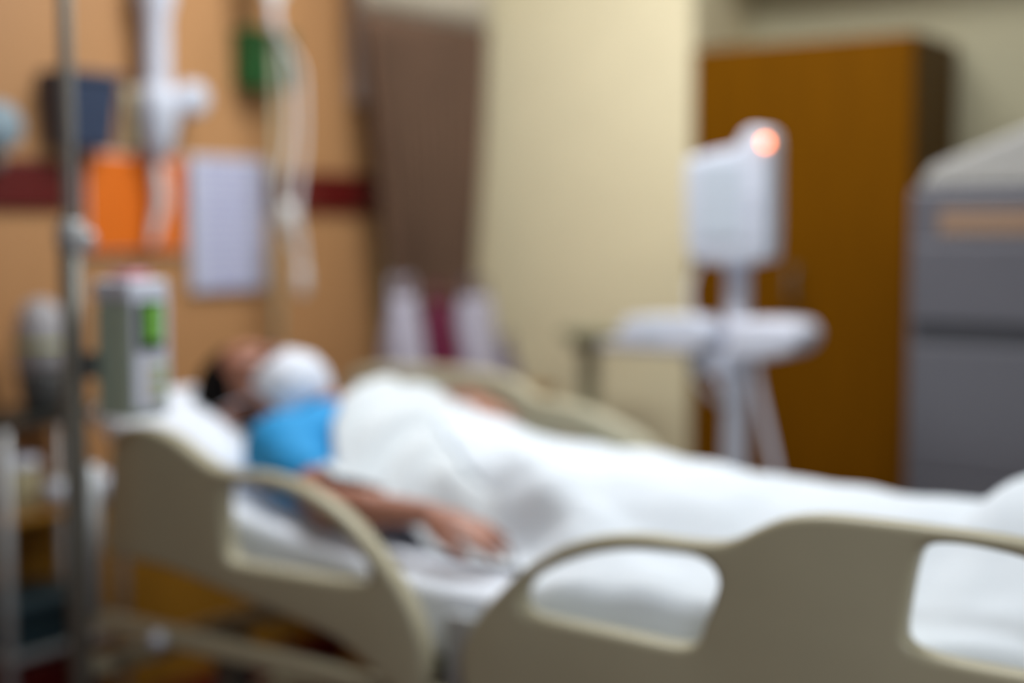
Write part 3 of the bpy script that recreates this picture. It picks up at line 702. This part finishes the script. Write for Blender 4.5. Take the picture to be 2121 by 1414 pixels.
# ------------------------------------------------------------------ slim side table at the cream wall
sd_ = empty('side_table', (1.54, -.53, 0), 'slim grey green pedestal table by the cream wall, left of the monitor stand', 'table')
bx('top', (1.46, 1.62, -.64, -.46, .955, .980), 'frame_olive', sd_, .006)
bx('column', (1.52, 1.56, -.53, -.49, .03, .955), 'frame_olive', sd_, .006)
bx('base', (1.44, 1.64, -.62, -.44, 0, .03), 'frame_olive', sd_, .006)
bx('bracket', (1.50, 1.58, -.58, -.47, .925, .955), 'frame_olive', sd_, .004)

# ------------------------------------------------------------------ vital signs monitor on its stand
MX = 1.20; MT = 1.095
ms = empty('monitor_stand', (MX, -MT, 0), 'white wheeled monitor stand beyond the bed, in front of the wardrobe', 'stand')
tb('post', [(MX+.03, -MT, .10), (MX+.03, -MT, 1.20)], .027, 'white_matt', ms, 16)
bx('post_front', (MX-.004, MX+.01, -MT-.018, -MT+.018, .20, .98), 'white_plastic', ms, .004)
bx('tray', (MX-.10, MX+.08, -1.06, -.80, .965, .985), 'grey_plastic', ms, .006)
bx('tray_bracket', (MX-.02, MX+.05, -1.10, -1.0, .915, .968), 'white_matt', ms, .006)
plate('basket', [[(1.12,.965),(1.12,1.035),(1.16,1.045),(1.24,1.045),(1.275,1.035),(1.285,1.005),(1.26,.975),(1.20,.960),(1.15,.955)]], MX, .14, .015, 'white_matt', ms)
for k in range(5):
    a = k*2*math.pi/5+.2; cx, cy = MX+.03, -MT
    lg = tb('foot', [(cx, cy, .11), (cx+.10*math.cos(a), cy+.10*math.sin(a), .10), (cx+.25*math.cos(a), cy+.25*math.sin(a), .065)], .018, 'white_matt', ms, 10, 3)
    lt('wheel', [(.004, -.012), (.028, -.011), (.031, 0), (.028, .011), (.004, .012)], cx+.25*math.cos(a), cy+.25*math.sin(a), 'rubber', lg, axis='x', cz=.032, n=16)
tb('coiled_hose', [(MX-.03, -1.165, .975), (MX-.04, -1.18, .90), (MX-.04, -1.205, .80), (MX-.04, -1.24, .66), (MX-.02, -1.27, .50), (MX+.02, -1.22, .42), (MX+.03, -1.13, .45)], .009, 'white_matt', ms, 10, 5)
tb('cable', [(MX-.02, -1.02, 1.17), (MX-.03, -1.005, 1.10), (MX-.03, -1.02, 1.03), (MX-.03, -1.06, .94), (MX-.02, -1.09, .88)], .004, 'white_matt', ms, 8, 5)
tb('cable', [(MX-.02, -1.00, .96), (MX-.03, -1.01, .93), (MX-.03, -1.06, .87), (MX, -1.09, .84)], .008, 'grey_plastic', ms, 8, 5)
td = empty('thermometer_unit', (MX-.02, -.93, .985), 'white low device lying on the tray of the monitor stand', 'device')
plate('case', [[(.845,.987),(.845,1.020),(.87,1.040),(1.0,1.046),(1.055,1.040),(1.06,.987)]], MX-.02, .10, .008, 'white_plastic', td, k=2); bx('display', (MX-.074, MX-.069, -.95, -.90, 1.0, 1.025), 'screen_grey', td, .001)
mo = empty('vital_signs_monitor', (MX, -MT, 1.16), 'white upright monitor with an orange warning light on top of its stand', 'monitor')
mc = plate('casing', [[(.998,1.205),(.992,1.30),(.992,1.385),(1.003,1.405),(1.06,1.418),(1.118,1.430),(1.130,1.452),(1.152,1.466),(1.180,1.463),(1.195,1.443),(1.197,1.36),(1.197,1.20),(1.184,1.178),(1.12,1.166),(1.03,1.170),(1.008,1.182)]], MX, .085, .014, 'white_plastic', mo)
bx('screen', (MX-.046, MX-.042, -1.135, -1.03, 1.225, 1.395), 'screen_grey', mo, .001)
for j in range(4): bx('key', (MX-.048, MX-.042, -1.175, -1.155, 1.225+j*.03, 1.242+j*.03), 'white_matt', mo, .002)
bm = bmesh.new(); bmesh.ops.create_uvsphere(bm, u_segments=14, v_segments=8, radius=.0065, matrix=Matrix.Translation((MX-.044, -1.193, 1.434))); ob('warning_light', bm, 'light_orange', mo, True)

# ------------------------------------------------------------------ grey cart at the right
ct = empty('supply_cart', (1.56, -1.70, 0), 'tall grey metal cart with a sloped pale lid at the right', 'cart')
CX = 1.40
bx('body', (CX, CX+.33, -2.05, -1.432, .10, 1.335), 'cart_grey', ct, .012)
bm = bmesh.new()
pr = [(-1.445, 1.337), (-1.475, 1.385), (-1.70, 1.470), (-2.05, 1.50), (-2.05, 1.337)]
a = [bm.verts.new((CX+.005, y, z)) for y, z in pr]; b = [bm.verts.new((CX+.325, y, z)) for y, z in pr]
bm.faces.new(a); bm.faces.new(b[::-1])
for i in range(5): bm.faces.new((a[i], a[(i+1) % 5], b[(i+1) % 5], b[i]))
ob('lid', bm, 'cart_top', ct, False, .012)
bx('label_strip', (CX-.003, CX, -2.03, -1.50, 1.235, 1.288), 'cart_beige', ct, .001)
d = bx('drawer', (CX-.012, CX, -2.04, -1.445, 1.04, 1.215), 'cart_grey', ct, .004)
bx('grip', (CX-.006, CX, -2.04, -1.450, .992, 1.038), 'cart_slot', ct, .002)
for z0, z1 in ((.70, .990), (.40, .690), (.12, .390)): bx('drawer', (CX-.012, CX, -2.04, -1.445, z0, z1), 'cart_grey', ct, .004)
for x in (CX+.05, CX+.28):
    for y in (-1.50, -1.98):
        lg = tb('castor', [(x, y, .10), (x, y, .04)], .012, 'steel', ct); lt('wheel', [(.004, -.014), (.045, -.012), (.048, 0), (.045, .012), (.004, .014)], x, y, 'rubber', lg, axis='x', cz=.048, n=18)
